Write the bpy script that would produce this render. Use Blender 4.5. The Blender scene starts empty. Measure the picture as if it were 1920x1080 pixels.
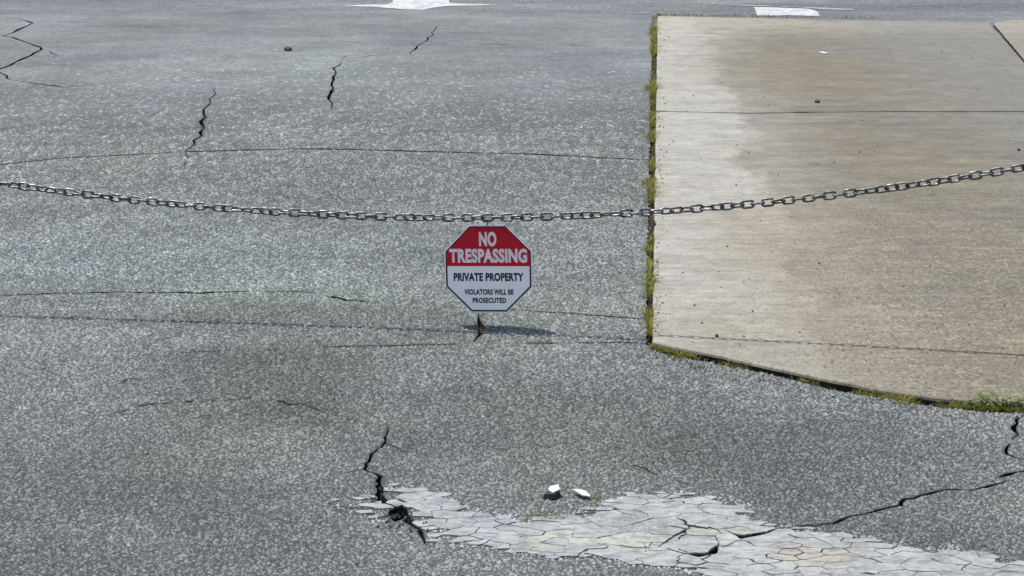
import bpy, bmesh, math, random
import numpy as np
from mathutils import Vector, Matrix, noise
from mathutils.geometry import delaunay_2d_cdt

random.seed(7)
rng = np.random.default_rng(11)
R = math.radians
S = bpy.context.scene
COL = S.collection

# ------------------------------------------------------------------ camera
CAM_H, PITCH, FPX = 1.76, R(14.1), 3600.0
cam = bpy.data.cameras.new('camera')
cam.lens = 36.0 * FPX / 1920.0
cam.sensor_width = 36.0
cam.clip_end = 2000
camo = bpy.data.objects.new('camera', cam)
COL.objects.link(camo)
camo.location = (0, 0, CAM_H)
camo.rotation_euler = (math.pi / 2 - PITCH, 0, 0)
S.camera = camo

# ------------------------------------------------------------------ world and sun
SHX, SHY = 0.33, -0.45                       # shadow offset per metre of height
SUN_EL = math.atan(1 / math.hypot(SHX, SHY))
to_sun = Vector((-SHX, -SHY, 1)).normalized()
W = bpy.data.worlds.new('World')
S.world = W
W.use_nodes = True
nt = W.node_tree
sky = nt.nodes.new('ShaderNodeTexSky')
sky.sky_type = 'NISHITA'
sky.sun_disc = False
sky.sun_elevation = SUN_EL
sky.sun_rotation = math.atan2(to_sun.x, to_sun.y)
sky.air_density = 1.0
sky.dust_density = 2.2
bgn = nt.nodes['Background']
bgn.inputs[1].default_value = 0.14
nt.links.new(sky.outputs[0], bgn.inputs[0])
sun = bpy.data.lights.new('sun', 'SUN')
sun.energy = 3.6
sun.angle = R(0.6)
sun.color = (1.0, 0.965, 0.91)
suno = bpy.data.objects.new('sun', sun)
COL.objects.link(suno)
suno.rotation_euler = to_sun.to_track_quat('Z', 'Y').to_euler()
suno.location = (-4, 6, 12)
S.view_settings.view_transform = 'Standard'
S.view_settings.look = 'None'
S.view_settings.exposure = 0.12
S.view_settings.gamma = 1.0
S.view_settings.use_curve_mapping = False


# ------------------------------------------------------------------ measuring helpers
def ray(px, py):
    a = (px - 960) / FPX
    b = (py - 540) / FPX
    cp, sp = math.cos(PITCH), math.sin(PITCH)
    return Vector((a, cp - b * sp, -sp - b * cp))


def G(px, py, z=0.0):
    """ground point seen at a pixel of the 1920 x 1080 photograph"""
    d = ray(px, py)
    t = (z - CAM_H) / d.z
    return Vector((d.x * t, d.y * t, z))


def gh(x, y):
    """gentle unevenness of the asphalt"""
    return (0.0032 * noise.noise(Vector((x * 0.9, y * 0.7, 1.3))) +
            0.0016 * noise.noise(Vector((x * 3.1, y * 2.6, 5.3))))


# ------------------------------------------------------------------ scene helpers
def obj(name, me, mat=None, parent=None, **props):
    o = bpy.data.objects.new(name, me)
    COL.objects.link(o)
    if me is not None and mat is not None:
        for m in (mat if isinstance(mat, (list, tuple)) else [mat]):
            me.materials.append(m)
    if parent is not None:
        o.parent = parent
    for k, v in props.items():
        o[k] = v
    return o


def mesh_from(name, verts, faces, smooth=False, mats=None):
    me = bpy.data.meshes.new(name)
    me.from_pydata(verts, [], faces)
    if mats is not None:
        me.polygons.foreach_set('material_index', mats)
    if smooth:
        me.polygons.foreach_set('use_smooth', [True] * len(me.polygons))
    me.update()
    return me


def bm_mesh(name, bm, smooth=False):
    me = bpy.data.meshes.new(name)
    bm.normal_update()
    bm.to_mesh(me)
    bm.free()
    if smooth:
        me.polygons.foreach_set('use_smooth', [True] * len(me.polygons))
    return me


class NB:
    """small node builder"""
    def __init__(self, name, rough=0.8, spec=0.5, metal=0.0):
        self.m = bpy.data.materials.new(name)
        self.m.use_nodes = True
        self.t = self.m.node_tree
        self.b = self.t.nodes['Principled BSDF']
        self.b.inputs['Roughness'].default_value = rough
        self.b.inputs['Specular IOR Level'].default_value = spec
        self.b.inputs['Metallic'].default_value = metal
        self._pos = None

    def n(self, typ, **kw):
        nd = self.t.nodes.new(typ)
        for k, v in kw.items():
            setattr(nd, k, v)
        return nd

    def put(self, sock, v):
        if isinstance(v, bpy.types.NodeSocket):
            self.t.links.new(v, sock)
        elif isinstance(v, (tuple, list)) and len(v) == 3 and sock.type == 'RGBA':
            sock.default_value = (*v, 1)
        else:
            sock.default_value = v

    def pos(self):
        if self._pos is None:
            self._pos = self.n('ShaderNodeNewGeometry').outputs['Position']
        return self._pos

    def map(self, scale=(1, 1, 1), rot=(0, 0, 0), loc=(0, 0, 0), src=None):
        nd = self.n('ShaderNodeMapping')
        self.put(nd.inputs['Vector'], src or self.pos())
        nd.inputs['Scale'].default_value = scale
        nd.inputs['Rotation'].default_value = rot
        nd.inputs['Location'].default_value = loc
        return nd.outputs[0]

    def noise(self, scale, detail=3, rough=0.55, vec=None, dist=0.0):
        nd = self.n('ShaderNodeTexNoise')
        self.put(nd.inputs['Vector'], vec or self.pos())
        nd.inputs['Scale'].default_value = scale
        nd.inputs['Detail'].default_value = detail
        nd.inputs['Roughness'].default_value = rough
        nd.inputs['Distortion'].default_value = dist
        return nd.outputs[0]

    def vor(self, scale, vec=None, feature='F1', out='Distance'):
        nd = self.n('ShaderNodeTexVoronoi', feature=feature)
        self.put(nd.inputs['Vector'], vec or self.pos())
        nd.inputs['Scale'].default_value = scale
        return nd.outputs[out]

    def ramp(self, f, stops):
        nd = self.n('ShaderNodeValToRGB')
        self.put(nd.inputs[0], f)
        e = nd.color_ramp.elements
        while len(e) < len(stops):
            e.new(0.5)
        for el, (p, c) in zip(e, stops):
            el.position = p
            el.color = (*c, 1) if isinstance(c, (tuple, list)) else (c, c, c, 1)
        return nd.outputs[0]

    def rng(self, f, a, b, c=0.0, d=1.0):
        nd = self.n('ShaderNodeMapRange')
        nd.interpolation_type = 'SMOOTHSTEP'
        self.put(nd.inputs[0], f)
        for i, v in enumerate((a, b, c, d)):
            self.put(nd.inputs[i + 1], v)
        return nd.outputs[0]

    def math(self, op, a, b=0.0, c=0.0):
        nd = self.n('ShaderNodeMath', operation=op)
        self.put(nd.inputs[0], a)
        self.put(nd.inputs[1], b)
        self.put(nd.inputs[2], c)
        return nd.outputs[0]

    def mix(self, f, a, b, mode='MIX'):
        nd = self.n('ShaderNodeMix', data_type='RGBA', blend_type=mode)
        self.put(nd.inputs[0], f)
        self.put(nd.inputs[6], a)
        self.put(nd.inputs[7], b)
        return nd.outputs[2]

    def xyz(self):
        nd = self.n('ShaderNodeSeparateXYZ')
        self.put(nd.inputs[0], self.pos())
        return nd.outputs

    def blob(self, cx, cy, rx, ry, warp=0.5, scale=2.0):
        """1 inside an uneven patch, 0 outside"""
        x, y, z = self.xyz()
        dx = self.math('DIVIDE', self.math('SUBTRACT', x, cx), rx)
        dy = self.math('DIVIDE', self.math('SUBTRACT', y, cy), ry)
        r = self.math('SQRT', self.math('ADD', self.math('MULTIPLY', dx, dx), self.math('MULTIPLY', dy, dy)))
        nz = self.noise(scale, 5, 0.65)
        r = self.math('ADD', r, self.math('MULTIPLY', self.math('SUBTRACT', nz, 0.5), warp * 2))
        return self.rng(r, 1.15, 0.45)

    def bump(self, h, strength=0.5, dist=0.01):
        nd = self.n('ShaderNodeBump')
        nd.inputs['Strength'].default_value = strength
        nd.inputs['Distance'].default_value = dist
        self.put(nd.inputs['Height'], h)
        if self.b.inputs['Normal'].is_linked:
            self.put(nd.inputs['Normal'], self.b.inputs['Normal'].links[0].from_socket)
        self.put(self.b.inputs['Normal'], nd.outputs[0])

    def color(self, c):
        self.put(self.b.inputs['Base Color'], c)
        return self.m


def flat(name, c, rough=0.7, spec=0.4, metal=0.0):
    return NB(name, rough, spec, metal).color(c)


# ------------------------------------------------------------------ materials
def asphalt_wear(b):
    """slow tone changes shared by binder and stones: a multiplier colour"""
    big = b.noise(0.55, 4, 0.6, b.map((1, 0.7, 1)))
    mid = b.noise(2.3, 5, 0.65, b.map((0.8, 1, 1), loc=(3, 1, 0)))
    c = b.ramp(big, [(0.3, (0.76, 0.785, 0.76)), (0.7, (1.10, 1.13, 1.09))])
    c = b.mix(1.0, c, b.ramp(mid, [(0.3, (0.80, 0.805, 0.81)), (0.7, (1.17, 1.17, 1.16))]), 'MULTIPLY')
    hue = b.noise(0.9, 2, 0.5, b.map(loc=(9, 4, 2)))
    c = b.mix(1.0, c, b.ramp(hue, [(0.35, (0.96, 1.0, 1.02)), (0.50, (1.0, 1.0, 1.0)), (0.64, (0.99, 1.05, 1.0))]), 'MULTIPLY')
    for px, py, rx, ry, k in ((520, 715, .42, .55, 0.60), (560, 775, .22, .16, 0.5), (860, 640, .5, .12, 0.25),
                              (1500, 870, .55, .5, 0.45), (1500, 1010, .5, .2, 0.45), (300, 40, 1.2, 1.0, .3), (250, 960, .9, .75, .38), (1000, 800, .8, .55, .38),
                              (150, 580, .9, .28, .35), (640, 600, .7, .25, .35), (900, 330, 1.6, .7, .3)):
        p = G(px, py)
        f = b.math('MULTIPLY', b.blob(p.x, p.y, rx, ry, 0.6, 2.4), k)
        c = b.mix(f, c, (0.62, 0.61, 0.60) if k > .3 else (.8, .8, .79), 'MULTIPLY')
    for px, py, rx, ry, k in ((400, 470, 1.3, 1.0, .45), (1000, 540, .5, .5, .35), (440, 150, 1.6, 2.0, .45), (90, 600, .5, .6, .3)):
        p = G(px, py)
        f = b.math('MULTIPLY', b.blob(p.x, p.y, rx, ry, 0.6, 1.6), k)
        c = b.mix(f, c, (1.3, 1.32, 1.3), 'MULTIPLY')
    p = G(420, 480)
    c = b.mix(b.math('MULTIPLY', b.blob(p.x, p.y, 1.5, 1.0, .7, 1.3), .8), c, (0.95, 1.03, 1.02), 'MULTIPLY')
    return c


def make_binder():
    b = NB('asphalt_binder', 0.92, 0.25)
    grain = b.vor(95, b.map((1, 0.8, 1)))
    fine = b.noise(160, 2, 0.7)
    base = b.ramp(grain, [(0.1, (0.145, 0.147, 0.149)), (0.5, (0.10, 0.101, 0.103)), (0.8, (0.05, 0.05, 0.051))])
    base = b.mix(0.5, base, b.ramp(fine, [(0.3, (0.05, 0.05, 0.05)), (0.7, (0.14, 0.14, 0.14))]))
    # far away the single stones are too small to be built: their tone goes on
    x, y, z = b.xyz()
    far = b.rng(y, 9.5, 14.0)
    streak = b.noise(11, 5, 0.75, b.map((1.0, .7, 1)))
    farc = b.ramp(streak, [(0.25, (0.165, 0.171, 0.178)), (0.75, (0.26, 0.267, 0.276))])
    base = b.mix(b.math('MULTIPLY', far, 0.75), base, farc)
    fg = b.vor(30, b.map((1, .45, 1)))
    fgm = b.ramp(fg, [(.1, 1.35), (.5, 1.0), (.8, .72)])
    base = b.mix(b.math('MULTIPLY', far, b.rng(y, 16, 9, .35, .9)), base, b.mix(1.0, base, fgm, 'MULTIPLY'))
    band = b.noise(1.0, 5, .7, b.map((.6, 1.5, 1)))
    base = b.mix(far, base, b.mix(1.0, base, b.ramp(band, [(.3, .82), (.7, 1.22)]), 'MULTIPLY'))
    c = b.mix(1.0, base, asphalt_wear(b), 'MULTIPLY')
    b.bump(b.noise(120, 3, 0.7), 0.6, 0.004)
    b.bump(b.noise(14, 4, 0.6), 0.35, 0.006)
    return b.color(c)


def make_stone():
    b = NB('asphalt_stone', 0.85, 0.3)
    at = b.n('ShaderNodeAttribute', attribute_name='tone')
    c = b.mix(1.0, at.outputs['Color'], asphalt_wear(b), 'MULTIPLY')
    return b.color(c)


def make_crack():
    b = NB('crack_dirt', 0.95, 0.1)
    return b.color(b.ramp(b.noise(60, 3), [(0.3, (0.02, 0.018, 0.016)), (0.7, (0.07, 0.065, 0.06))]))


def make_soil():
    b = NB('joint_soil', 0.95, 0.1)
    b.bump(b.noise(70, 4), 0.8, 0.01)
    c = b.ramp(b.noise(28, 4, 0.6), [(0.3, (0.02, 0.018, 0.014)), (0.6, (0.055, 0.046, 0.03)), (0.75, (0.08, 0.08, 0.035))])
    return b.color(c)


def make_concrete(seed=0.0, warm=1.0):
    b = NB('broomed_concrete', 0.78, 0.4)
    x, y, z = b.xyz()
    src = b.map(loc=(seed, seed * 0.7, 0))
    n1 = b.noise(0.8, 5, 0.62, src)
    n2 = b.noise(3.5, 5, 0.6, src)
    n3 = b.noise(22, 4, 0.7, src)
    light = b.ramp(n2, [(0.3, (0.315, 0.302, 0.252)), (0.7, (0.40, 0.387, 0.33))])
    dark = b.ramp(n1, [(0.34, (0.195, 0.155, 0.09)), (0.48, (0.165, 0.143, 0.094)), (0.62, (0.15, 0.143, 0.115))])
    dark = b.mix(0.55, dark, b.ramp(n2, [(0.3, (0.108, 0.096, 0.067)), (0.7, (0.21, 0.188, 0.137))]))
    # tyre-worn, stained side of the apron: starts a little right of the joint
    edge = b.math('ADD', b.math('MULTIPLY', y, 0.062), 0.42)
    wob = b.math('MULTIPLY', b.math('SUBTRACT', b.noise(1.5, 8, 0.74, b.map((1, 0.6, 1))), 0.5), 1.05)
    f = b.math('ADD', b.math('SUBTRACT', x, edge), wob)
    stain = b.math('ADD', b.math('MULTIPLY', b.rng(f, 0.12, 0.26), .5), b.math('MULTIPLY', b.rng(f, 0.1, 0.8), .5))
    c = b.mix(b.math('MULTIPLY', stain, 0.95), light, dark)
    sk = b.noise(1.0, 6, 0.72, b.map((.9, 7, 1), rot=(0, 0, .03), loc=(2, 9, 0)))
    c = b.mix(b.math('MULTIPLY', stain, .9), c, b.mix(1.0, c, b.ramp(sk, [(.3, (.74, .74, .75)), (.5, (.98, .98, .98)), (.7, (1.26, 1.26, 1.24))]), 'MULTIPLY'))
    c = b.mix(b.math('MULTIPLY', b.rng(b.math('ADD', y, b.math('MULTIPLY', wob, .8)), 14.7, 15.9), .55), c, (.40, .37, .29))
    blot = b.rng(b.noise(1.7, 7, 0.72, b.map(loc=(6, 3, 0))), .52, .60)
    c = b.mix(b.math('MULTIPLY', b.math('MULTIPLY', blot, stain), .5), c, (0.15, 0.128, 0.088))
    blot2 = b.rng(b.noise(2.3, 7, 0.72, b.map(loc=(1, 13, 0))), .55, .62)
    c = b.mix(b.math('MULTIPLY', blot2, .22), c, (0.25, 0.225, 0.17))
    p = G(1500, 480)
    c = b.mix(b.math('MULTIPLY', b.blob(p.x, p.y, .42, 1.5, .8, 1.3), .5), c, (0.222, 0.182, 0.112))
    p = G(1470, 130)
    c = b.mix(b.math('MULTIPLY', b.blob(p.x, p.y, .7, 1.9, .8, 1.3), .45), c, (0.178, 0.15, 0.095))
    # grey worn middle, far right
    gx = b.rng(b.math('ADD', x, b.math('MULTIPLY', wob, 1.5)), 2.1, 3.4)
    c = b.mix(b.math('MULTIPLY', gx, 0.6), c, (0.20, 0.202, 0.182))
    # warm rust tinge along the near edge
    p = G(1640, 690)
    c = b.mix(b.math('MULTIPLY', b.blob(p.x, p.y, 1.1, 1.0, .8, 1.2), 0.38), c, (0.24, 0.198, 0.128))
    # broom marks run across the drive
    br = b.noise(1.0, 5, 0.75, b.map((2.2, 40, 1)))
    c = b.mix(1.0, c, b.ramp(br, [(0.3, 0.82), (0.7, 1.14)]), 'MULTIPLY')
    br2 = b.noise(1.0, 4, 0.7, b.map((4, 24, 1), rot=(0, 0, .05)))
    c = b.mix(1.0, c, b.ramp(br2, [(0.3, 0.90), (0.7, 1.08)]), 'MULTIPLY')
    # exposed sand and pits, strongest near the street end of the drive
    near = b.rng(y, 10.5, 6.4, 0.15, 1.0)
    nearx = b.math('MULTIPLY', near, b.rng(f, -0.3, 0.7, 0.25, 1.0))
    pit = b.rng(b.noise(70, 3, 0.65, b.map((1, 0.5, 1))), 0.53, 0.62)
    c = b.mix(b.math('MULTIPLY', b.math('MULTIPLY', pit, nearx), 0.85), c, (0.085, 0.075, 0.056))
    sp = b.rng(b.noise(90, 2, 0.6, b.map((1, .6, 1), loc=(5, 2, 0))), 0.56, 0.64)
    c = b.mix(b.math('MULTIPLY', b.math('MULTIPLY', sp, nearx), 0.4), c, (0.50, 0.46, 0.37))
    c = b.mix(1.0, c, b.ramp(n3, [(0.3, 0.83), (0.7, 1.15)]), 'MULTIPLY')
    n5 = b.noise(7.5, 7, 0.75, b.map((.8, 1, 1), loc=(8, 8, 0)))
    c = b.mix(1.0, c, b.ramp(n5, [(0.32, 0.84), (0.68, 1.13)]), 'MULTIPLY')
    fs_ = b.rng(b.noise(130, 2, .6), .60, .70)
    c = b.mix(b.math('MULTIPLY', fs_, .5), c, (.15, .135, .105))
    # small dark spots
    d = b.vor(5.5, b.map((1, 1, 1), loc=(2, 7, 0)))
    c = b.mix(b.rng(d, 0.035, 0.02, 0, 0.6), c, (0.10, 0.09, 0.075))
    if warm != 1.0:
        c = b.mix(1.0, c, (1.25, 1.2, 1.1), 'MULTIPLY')
    b.bump(br, 0.5, 0.004)
    b.bump(b.noise(90, 3, 0.6), 0.5, 0.004)
    b.bump(n2, 0.3, 0.01)
    return b.color(c)


def make_street():
    b = NB('street_asphalt', 0.85, 0.3)
    n1 = b.noise(0.5, 5, 0.65, b.map((0.35, 1.4, 1)))
    n2 = b.noise(6, 4, 0.7, b.map((0.4, 1.2, 1)))
    c = b.ramp(n1, [(0.3, (0.10, 0.105, 0.108)), (0.5, (0.15, 0.156, 0.16)), (0.7, (0.235, 0.242, 0.245))])
    c = b.mix(1.0, c, b.ramp(n2, [(0.3, 0.78), (0.7, 1.2)]), 'MULTIPLY')
    gr = b.noise(40, 4, .75, b.map((1, .5, 1)))
    c = b.mix(1.0, c, b.ramp(gr, [(.35, .6), (.65, 1.35)]), 'MULTIPLY')
    b.bump(b.noise(80, 3), 0.8, 0.006)
    return b.color(c)


def make_paint(name, lo, hi):
    b = NB(name, 0.7, 0.4)
    n1 = b.noise(9, 5, 0.65)
    n2 = b.noise(70, 3, 0.7)
    c = b.ramp(n1, [(0.3, lo), (0.7, hi)])
    c = b.mix(1.0, c, b.ramp(n2, [(0.3, 0.84), (0.7, 1.08)]), 'MULTIPLY')
    tint = b.noise(2.6, 2, 0.5, b.map(loc=(4, 4, 0)))
    c = b.mix(1.0, c, b.ramp(tint, [(0.35, (0.97, 0.99, 1.05)), (0.55, (1, 1, 1)), (0.72, (1.02, 1.01, 0.93))]), 'MULTIPLY')
    sp = G(1520, 1045)
    c = b.mix(b.math('MULTIPLY', b.blob(sp.x, sp.y, .13, .08, .8, 9), .3), c, (0.46, 0.37, 0.25))
    # worn through to the asphalt in thin streaks and pinholes
    worn = b.rng(b.noise(38, 5, 0.75, b.map((0.5, 1, 1))), 0.47, 0.62)
    c = b.mix(b.math('MULTIPLY', worn, 0.72), c, (0.17, 0.17, 0.172))
    thinp = b.math('MULTIPLY', b.rng(b.noise(6, 5, 0.7, b.map((.7, 1, 1), loc=(1, 8, 0))), 0.46, 0.66), b.rng(b.noise(120, 4, 0.75), .42, .56))
    c = b.mix(b.math('MULTIPLY', thinp, 0.75), c, (0.15, 0.15, 0.152))
    b.bump(n2, 0.5, 0.003)
    b.bump(n1, 0.3, 0.004)
    return b.color(c)


M_BINDER, M_STONE, M_CRACK, M_SOIL = make_binder(), make_stone(), make_crack(), make_soil()
M_CONC, M_CONC2 = make_concrete(), make_concrete(3.0, 1.2)
M_STREET = make_street()
M_PAINT = make_paint('worn_white_paint', (0.28, 0.29, 0.275), (0.46, 0.47, 0.445))
M_PAINT2 = make_paint('greenish_white_paint', (0.34, 0.36, 0.295), (0.48, 0.50, 0.42))
M_MARK = make_paint('street_paint', (0.52, 0.53, 0.53), (0.72, 0.72, 0.71))


# ------------------------------------------------------------------ cracks: one list of convex quads
QUADS, QDEPTH = [], []


def crack(pts, w, depth=0.03, jit=0.012, step=0.035, gaps=0.0, seed=0, taper=True):
    rr = random.Random(seed + 101)
    P = [G(*p).to_2d() for p in pts]
    ws = w if isinstance(w, (list, tuple)) else [w] * len(P)
    ws = [w_ * (.62 if p_.y > 8.4 else 1.0) for w_, p_ in zip(ws, P)]
    dense = []
    for i in range(len(P) - 1):
        L = (P[i + 1] - P[i]).length
        st = step * (1 if P[i].y < 8 else 2.0)
        n = max(1, int(L / st))
        for k in range(n):
            t = k / n
            dense.append((P[i].lerp(P[i + 1], t), ws[i] + (ws[i + 1] - ws[i]) * t))
    dense.append((P[-1], ws[-1]))
    out = []
    N = len(dense)
    for i, (p, ww) in enumerate(dense):
        a, c = dense[max(0, i - 1)][0], dense[min(N - 1, i + 1)][0]
        t = (c - a).normalized()
        nrm = Vector((-t.y, t.x))
        p2 = p + nrm * rr.uniform(-jit, jit) if 0 < i < N - 1 else p
        k = rr.uniform(0.45, 1.35)
        if taper:
            k *= min(1.0, 0.25 + i / 3.0, 0.25 + (N - 1 - i) / 3.0)
        out.append((p2, nrm, max(0.0012, ww * k * 0.5)))
    skip = 0
    for (p, n1, h1), (q, n2, h2) in zip(out[:-1], out[1:]):
        if skip > 0:
            skip -= 1
            continue
        if gaps and rr.random() < gaps:
            skip = rr.randint(0, 2)
            continue
        QUADS.append([p + n1 * h1, p - n1 * h1, q - n2 * h2, q + n2 * h2])
        QDEPTH.append(depth)


def blob_hole(px, py, rx, ry, depth, n=9, seed=0):
    rr = random.Random(seed)
    c = G(px, py)
    QUADS.append([Vector((c.x + rx * math.cos(-a) * k, c.y + ry * math.sin(-a) * k))
                  for a, k in ((i * 2 * math.pi / n + rr.uniform(-.15, .15), rr.uniform(.85, 1.1)) for i in range(n))])
    QDEPTH.append(depth)


# upper left zigzag
crack([(14, 33), (36, 36), (62, 43), (34, 56), (8, 67), (46, 78), (84, 93), (62, 99), (34, 116), (0, 129), (-60, 150)], .045, .03, .03, .07, .05, 1)
crack([(-8, 131), (10, 142), (26, 151)], .04, .03, .02, .06, 0, 2)
crack([(26, 151), (120, 163), (200, 157), (240, 155)], .04, .02, .02, .06, .15, 3)
crack([(200, 46), (300, 50), (345, 47)], .03, .02, .03, .08, .2, 30)
# two short ones in the middle distance
crack([(404, 164), (396, 186), (385, 205), (379, 228), (378, 248), (362, 270), (347, 284)], [.012, .018, .022, .028, .024, .018, .022], .03, .016, .06, .04, 4)
crack([(642, 112), (628, 128), (624, 150), (625, 165), (620, 182), (622, 206)], [.016, .024, .028, .038, .034, .010], .03, .014, .06, .05, 5)
crack([(819, 48), (808, 66), (796, 80), (775, 92), (770, 104)], [.016, .022, .016, .028, .012], .03, .02, .08, .1, 6)
crack([(770, 98), (700, 103), (640, 113)], .035, .015, .02, .08, .12, 7)
crack([(775, 84), (900, 83), (1060, 84), (1215, 98)], .035, .015, .02, .1, .3, 8)
crack([(860, 20), (1000, 24), (1215, 30)], .05, .02, .02, .2, .25, 9)
# paving seams across the drive
crack([(-80, 318), (0, 309), (104, 297), (230, 290), (350, 284)], .034, .02, .008, .06, .12, 10)
crack([(350, 284), (420, 283), (560, 279), (700, 282), (860, 285), (1000, 289), (1130, 296), (1212, 300), (1222, 300)], .040, .022, .006, .06, .015, 11, False)
crack([(-80, 556), (0, 553), (110, 549), (230, 547), (380, 549), (480, 546), (590, 548)], [.010, .010, .012, .015, .018, .009, .012], .02, .006, .03, .14, 12)
crack([(590, 548), (620, 556), (650, 562), (720, 567), (800, 572), (860, 576)], [.014, .022, .015, .010, .010, .008], .02, .006, .03, .2, 13)
crack([(860, 576), (960, 580), (1080, 588), (1170, 595), (1218, 598)], .009, .02, .005, .04, .12, 14)
crack([(500, 657), (600, 651), (740, 648), (900, 643), (1060, 643), (1140, 642), (1219, 643)], [.008, .010, .010, .010, .013, .018, .020], .02, .005, .04, .12, 15)
crack([(214, 776), (260, 762), (320, 755), (390, 753), (436, 750)], [.010, .014, .013, .010, .010], .012, .007, .02, .3, 16)
crack([(436, 750), (470, 745), (520, 752), (570, 762), (600, 772)], .009, .012, .012, .02, .3, 17)
crack([(180, 735), (240, 712), (330, 690)], .005, .01, .008, .03, .4, 18)
crack([(250, 664), (360, 660), (430, 656)], .006, .01, .008, .03, .35, 19)
crack([(92, 95), (104, 104), (112, 110)], .03, .02, .02, .06, .2, 31)
crack([(60, 43), (120, 40), (180, 44)], .03, .015, .02, .08, .35, 32)
crack([(404, 164), (412, 152), (440, 148)], .02, .015, .02, .06, .3, 33)
crack([(640, 110), (652, 104), (690, 103)], .025, .015, .02, .06, .2, 34)
crack([(347, 284), (352, 296), (346, 310)], .012, .015, .008, .04, .3, 35)
crack([(686, 880), (660, 884), (636, 892)], .004, .012, .004, .02, .3, 36)
crack([(722, 832), (742, 838), (760, 850)], .004, .012, .004, .02, .35, 37)
# by the sign
crack([(898, 588), (896, 600), (904, 612), (899, 625), (888, 641)], [.007, .012, .016, .014, .005], .03, .004, .04, 0, 20)
# broken spot, lower middle
crack([(727, 800), (722, 818), (722, 832), (708, 842), (698, 852), (690, 862), (684, 874), (690, 884), (704, 888), (712, 894), (708, 912),
       (711, 928), (722, 944), (744, 952)],
      [.004, .006, .009, .007, .007, .010, .010, .006, .010, .013, .016, .019, .018, .016], .04, .006, .016, 0, 21)
crack([(742, 952), (762, 968), (772, 982), (790, 992), (795, 1004), (797, 1022)], [.034, .03, .014, .014, .014, .004], .035, .006, .022, 0, 22)
crack([(712, 940), (690, 933), (668, 934)], [.014, .008, .003], .02, .003, .025, 0, 23)
crack([(745, 962), (725, 968), (708, 972)], [.012, .010, .003], .02, .003, .025, 0, 24)
crack([(636, 950), (650, 953), (690, 955)], [.010, .006, .002], .02, .003, .025, 0, 25)
crack([(735, 935), (752, 940), (764, 945)], [.012, .018, .004], .025, .003, .02, 0, 26)
blob_hole(746, 963, .027, .055, .05, 10, 3)
# long crack across the lower right
crack([(1310, 992), (1330, 990), (1350, 996)], [.006, .014, .006], .03, .003, .02, 0, 40)
crack([(1280, 984), (1300, 989), (1318, 991), (1336, 996)], [.006, .018, .022, .006], .03, .004, .02, 0, 41)
crack([(1358, 995), (1376, 1003), (1388, 1008), (1410, 1006), (1440, 999), (1468, 990)], [.008, .022, .042, .030, .012, .008], .04, .003, .025, 0, 42)
crack([(1482, 988), (1530, 985), (1560, 981), (1590, 971), (1620, 963), (1660, 954), (1686, 947), (1698, 936), (1740, 925), (1775, 917),
       (1820, 919), (1848, 912), (1880, 905), (1886, 900)], [.007, .008, .009, .011, .010, .011, .016, .015, .011, .012, .010, .013, .010, .009],
      .04, .006, .022, 0, 43)
crack([(1872, 895), (1890, 890), (1905, 884), (1960, 880), (2060, 868)], [.012, .026, .012, .010, .008], .04, .004, .03, 0, 44)
crack([(1930, 778), (1910, 782), (1905, 795), (1901, 806), (1908, 816), (1896, 824)], [.006, .012, .010, .014, .012, .006], .035, .004, .025, 0, 45)
crack([(1894, 832), (1886, 846), (1888, 852), (1908, 860), (1940, 863)], [.010, .012, .010, .007, .006], .035, .004, .025, 0, 46)
crack([(1142, 857), (1175, 864), (1205, 877), (1235, 888), (1290, 908)], [.006, .007, .006, .004, .003], .02, .006, .03, .15, 47)
# wide cracks through the painted patch
crack([(1395, 1012), (1375, 1020), (1355, 1030)], [.016, .010, .004], .03, .004, .03, 0, 48)
crack([(1150, 955), (1168, 965), (1195, 968)], [.010, .012, .008], .02, .004, .025, 0, 49)
crack([(1268, 972), (1280, 978), (1292, 990), (1262, 1008), (1234, 1027)], [.01, .01, .006, .008, .014], .03, .004, .03, 0, 50)
crack([(1248, 1030), (1285, 1040), (1310, 1044), (1335, 1040), (1348, 1024), (1342, 1008)], [.012, .014, .024, .022, .016, .008], .03, .005, .03, 0, 51)
crack([(1300, 1066), (1318, 1068), (1332, 1070)], [.012, .018, .006], .03, .004, .03, 0, 52)
crack([(1060, 968), (1090, 963), (1130, 960), (1150, 957)], [.014, .012, .006, .004], .02, .004, .03, 0, 53)
crack([(1130, 1019), (1180, 1028), (1215, 1028), (1225, 1018)], [.005, .006, .008, .006], .02, .004, .03, 0, 54)
crack([(1612, 1078), (1625, 1077), (1640, 1079)], [.02, .03, .01], .03, .003, .02, 0, 55)

def signed(P):
    return .5 * sum(p.x * q.y - q.x * p.y for p, q in zip(P, P[1:] + P[:1]))


for i, q in enumerate(QUADS):
    if signed(q) < 0:
        QUADS[i] = list(reversed(q))

# ------------------------------------------------------------------ outlines
SLAB_Z = 0.016
LEFT_TOP, LEFT_MID, CORNER = (1233, 30), (1230, 207), (1223, 636)
NEAR_EDGE = [(1225, 640), (1232, 643), (1262, 650), (1330, 663), (1440, 687), (1560, 713), (1660, 733), (1760, 747), (1850, 753), (1920, 756),
             (2040, 756), (2160, 748), (2300, 735)]


def GZ(p, z=SLAB_Z):
    return G(p[0], p[1], z)


hole = [G(1224, 28), G(1219, 207), G(1212, 520), G(1211, 645), G(1221, 654)]
hole += [G(x, y + 17 + 3 * math.sin(x * .021) + 2 * math.sin(x * .083)) for x, y in NEAR_EDGE[2:]]
hole += [G(2320, 735), G(2330, 40), G(1870, 25)]
hole = [p.to_2d() for p in hole]

far_edge = [(-700, 34), (0, 27), (640, 19), (820, 17), (1215, 29), (1230, 28.5)]
fe = [G(*p).to_2d() for p in far_edge] + [Vector((6.2, 16.4)), Vector((22, 16.4))]
outer = [Vector((-22, fe[0].y)), Vector((-22, 0.5)), Vector((22, 0.5))] + list(reversed(fe))

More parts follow.
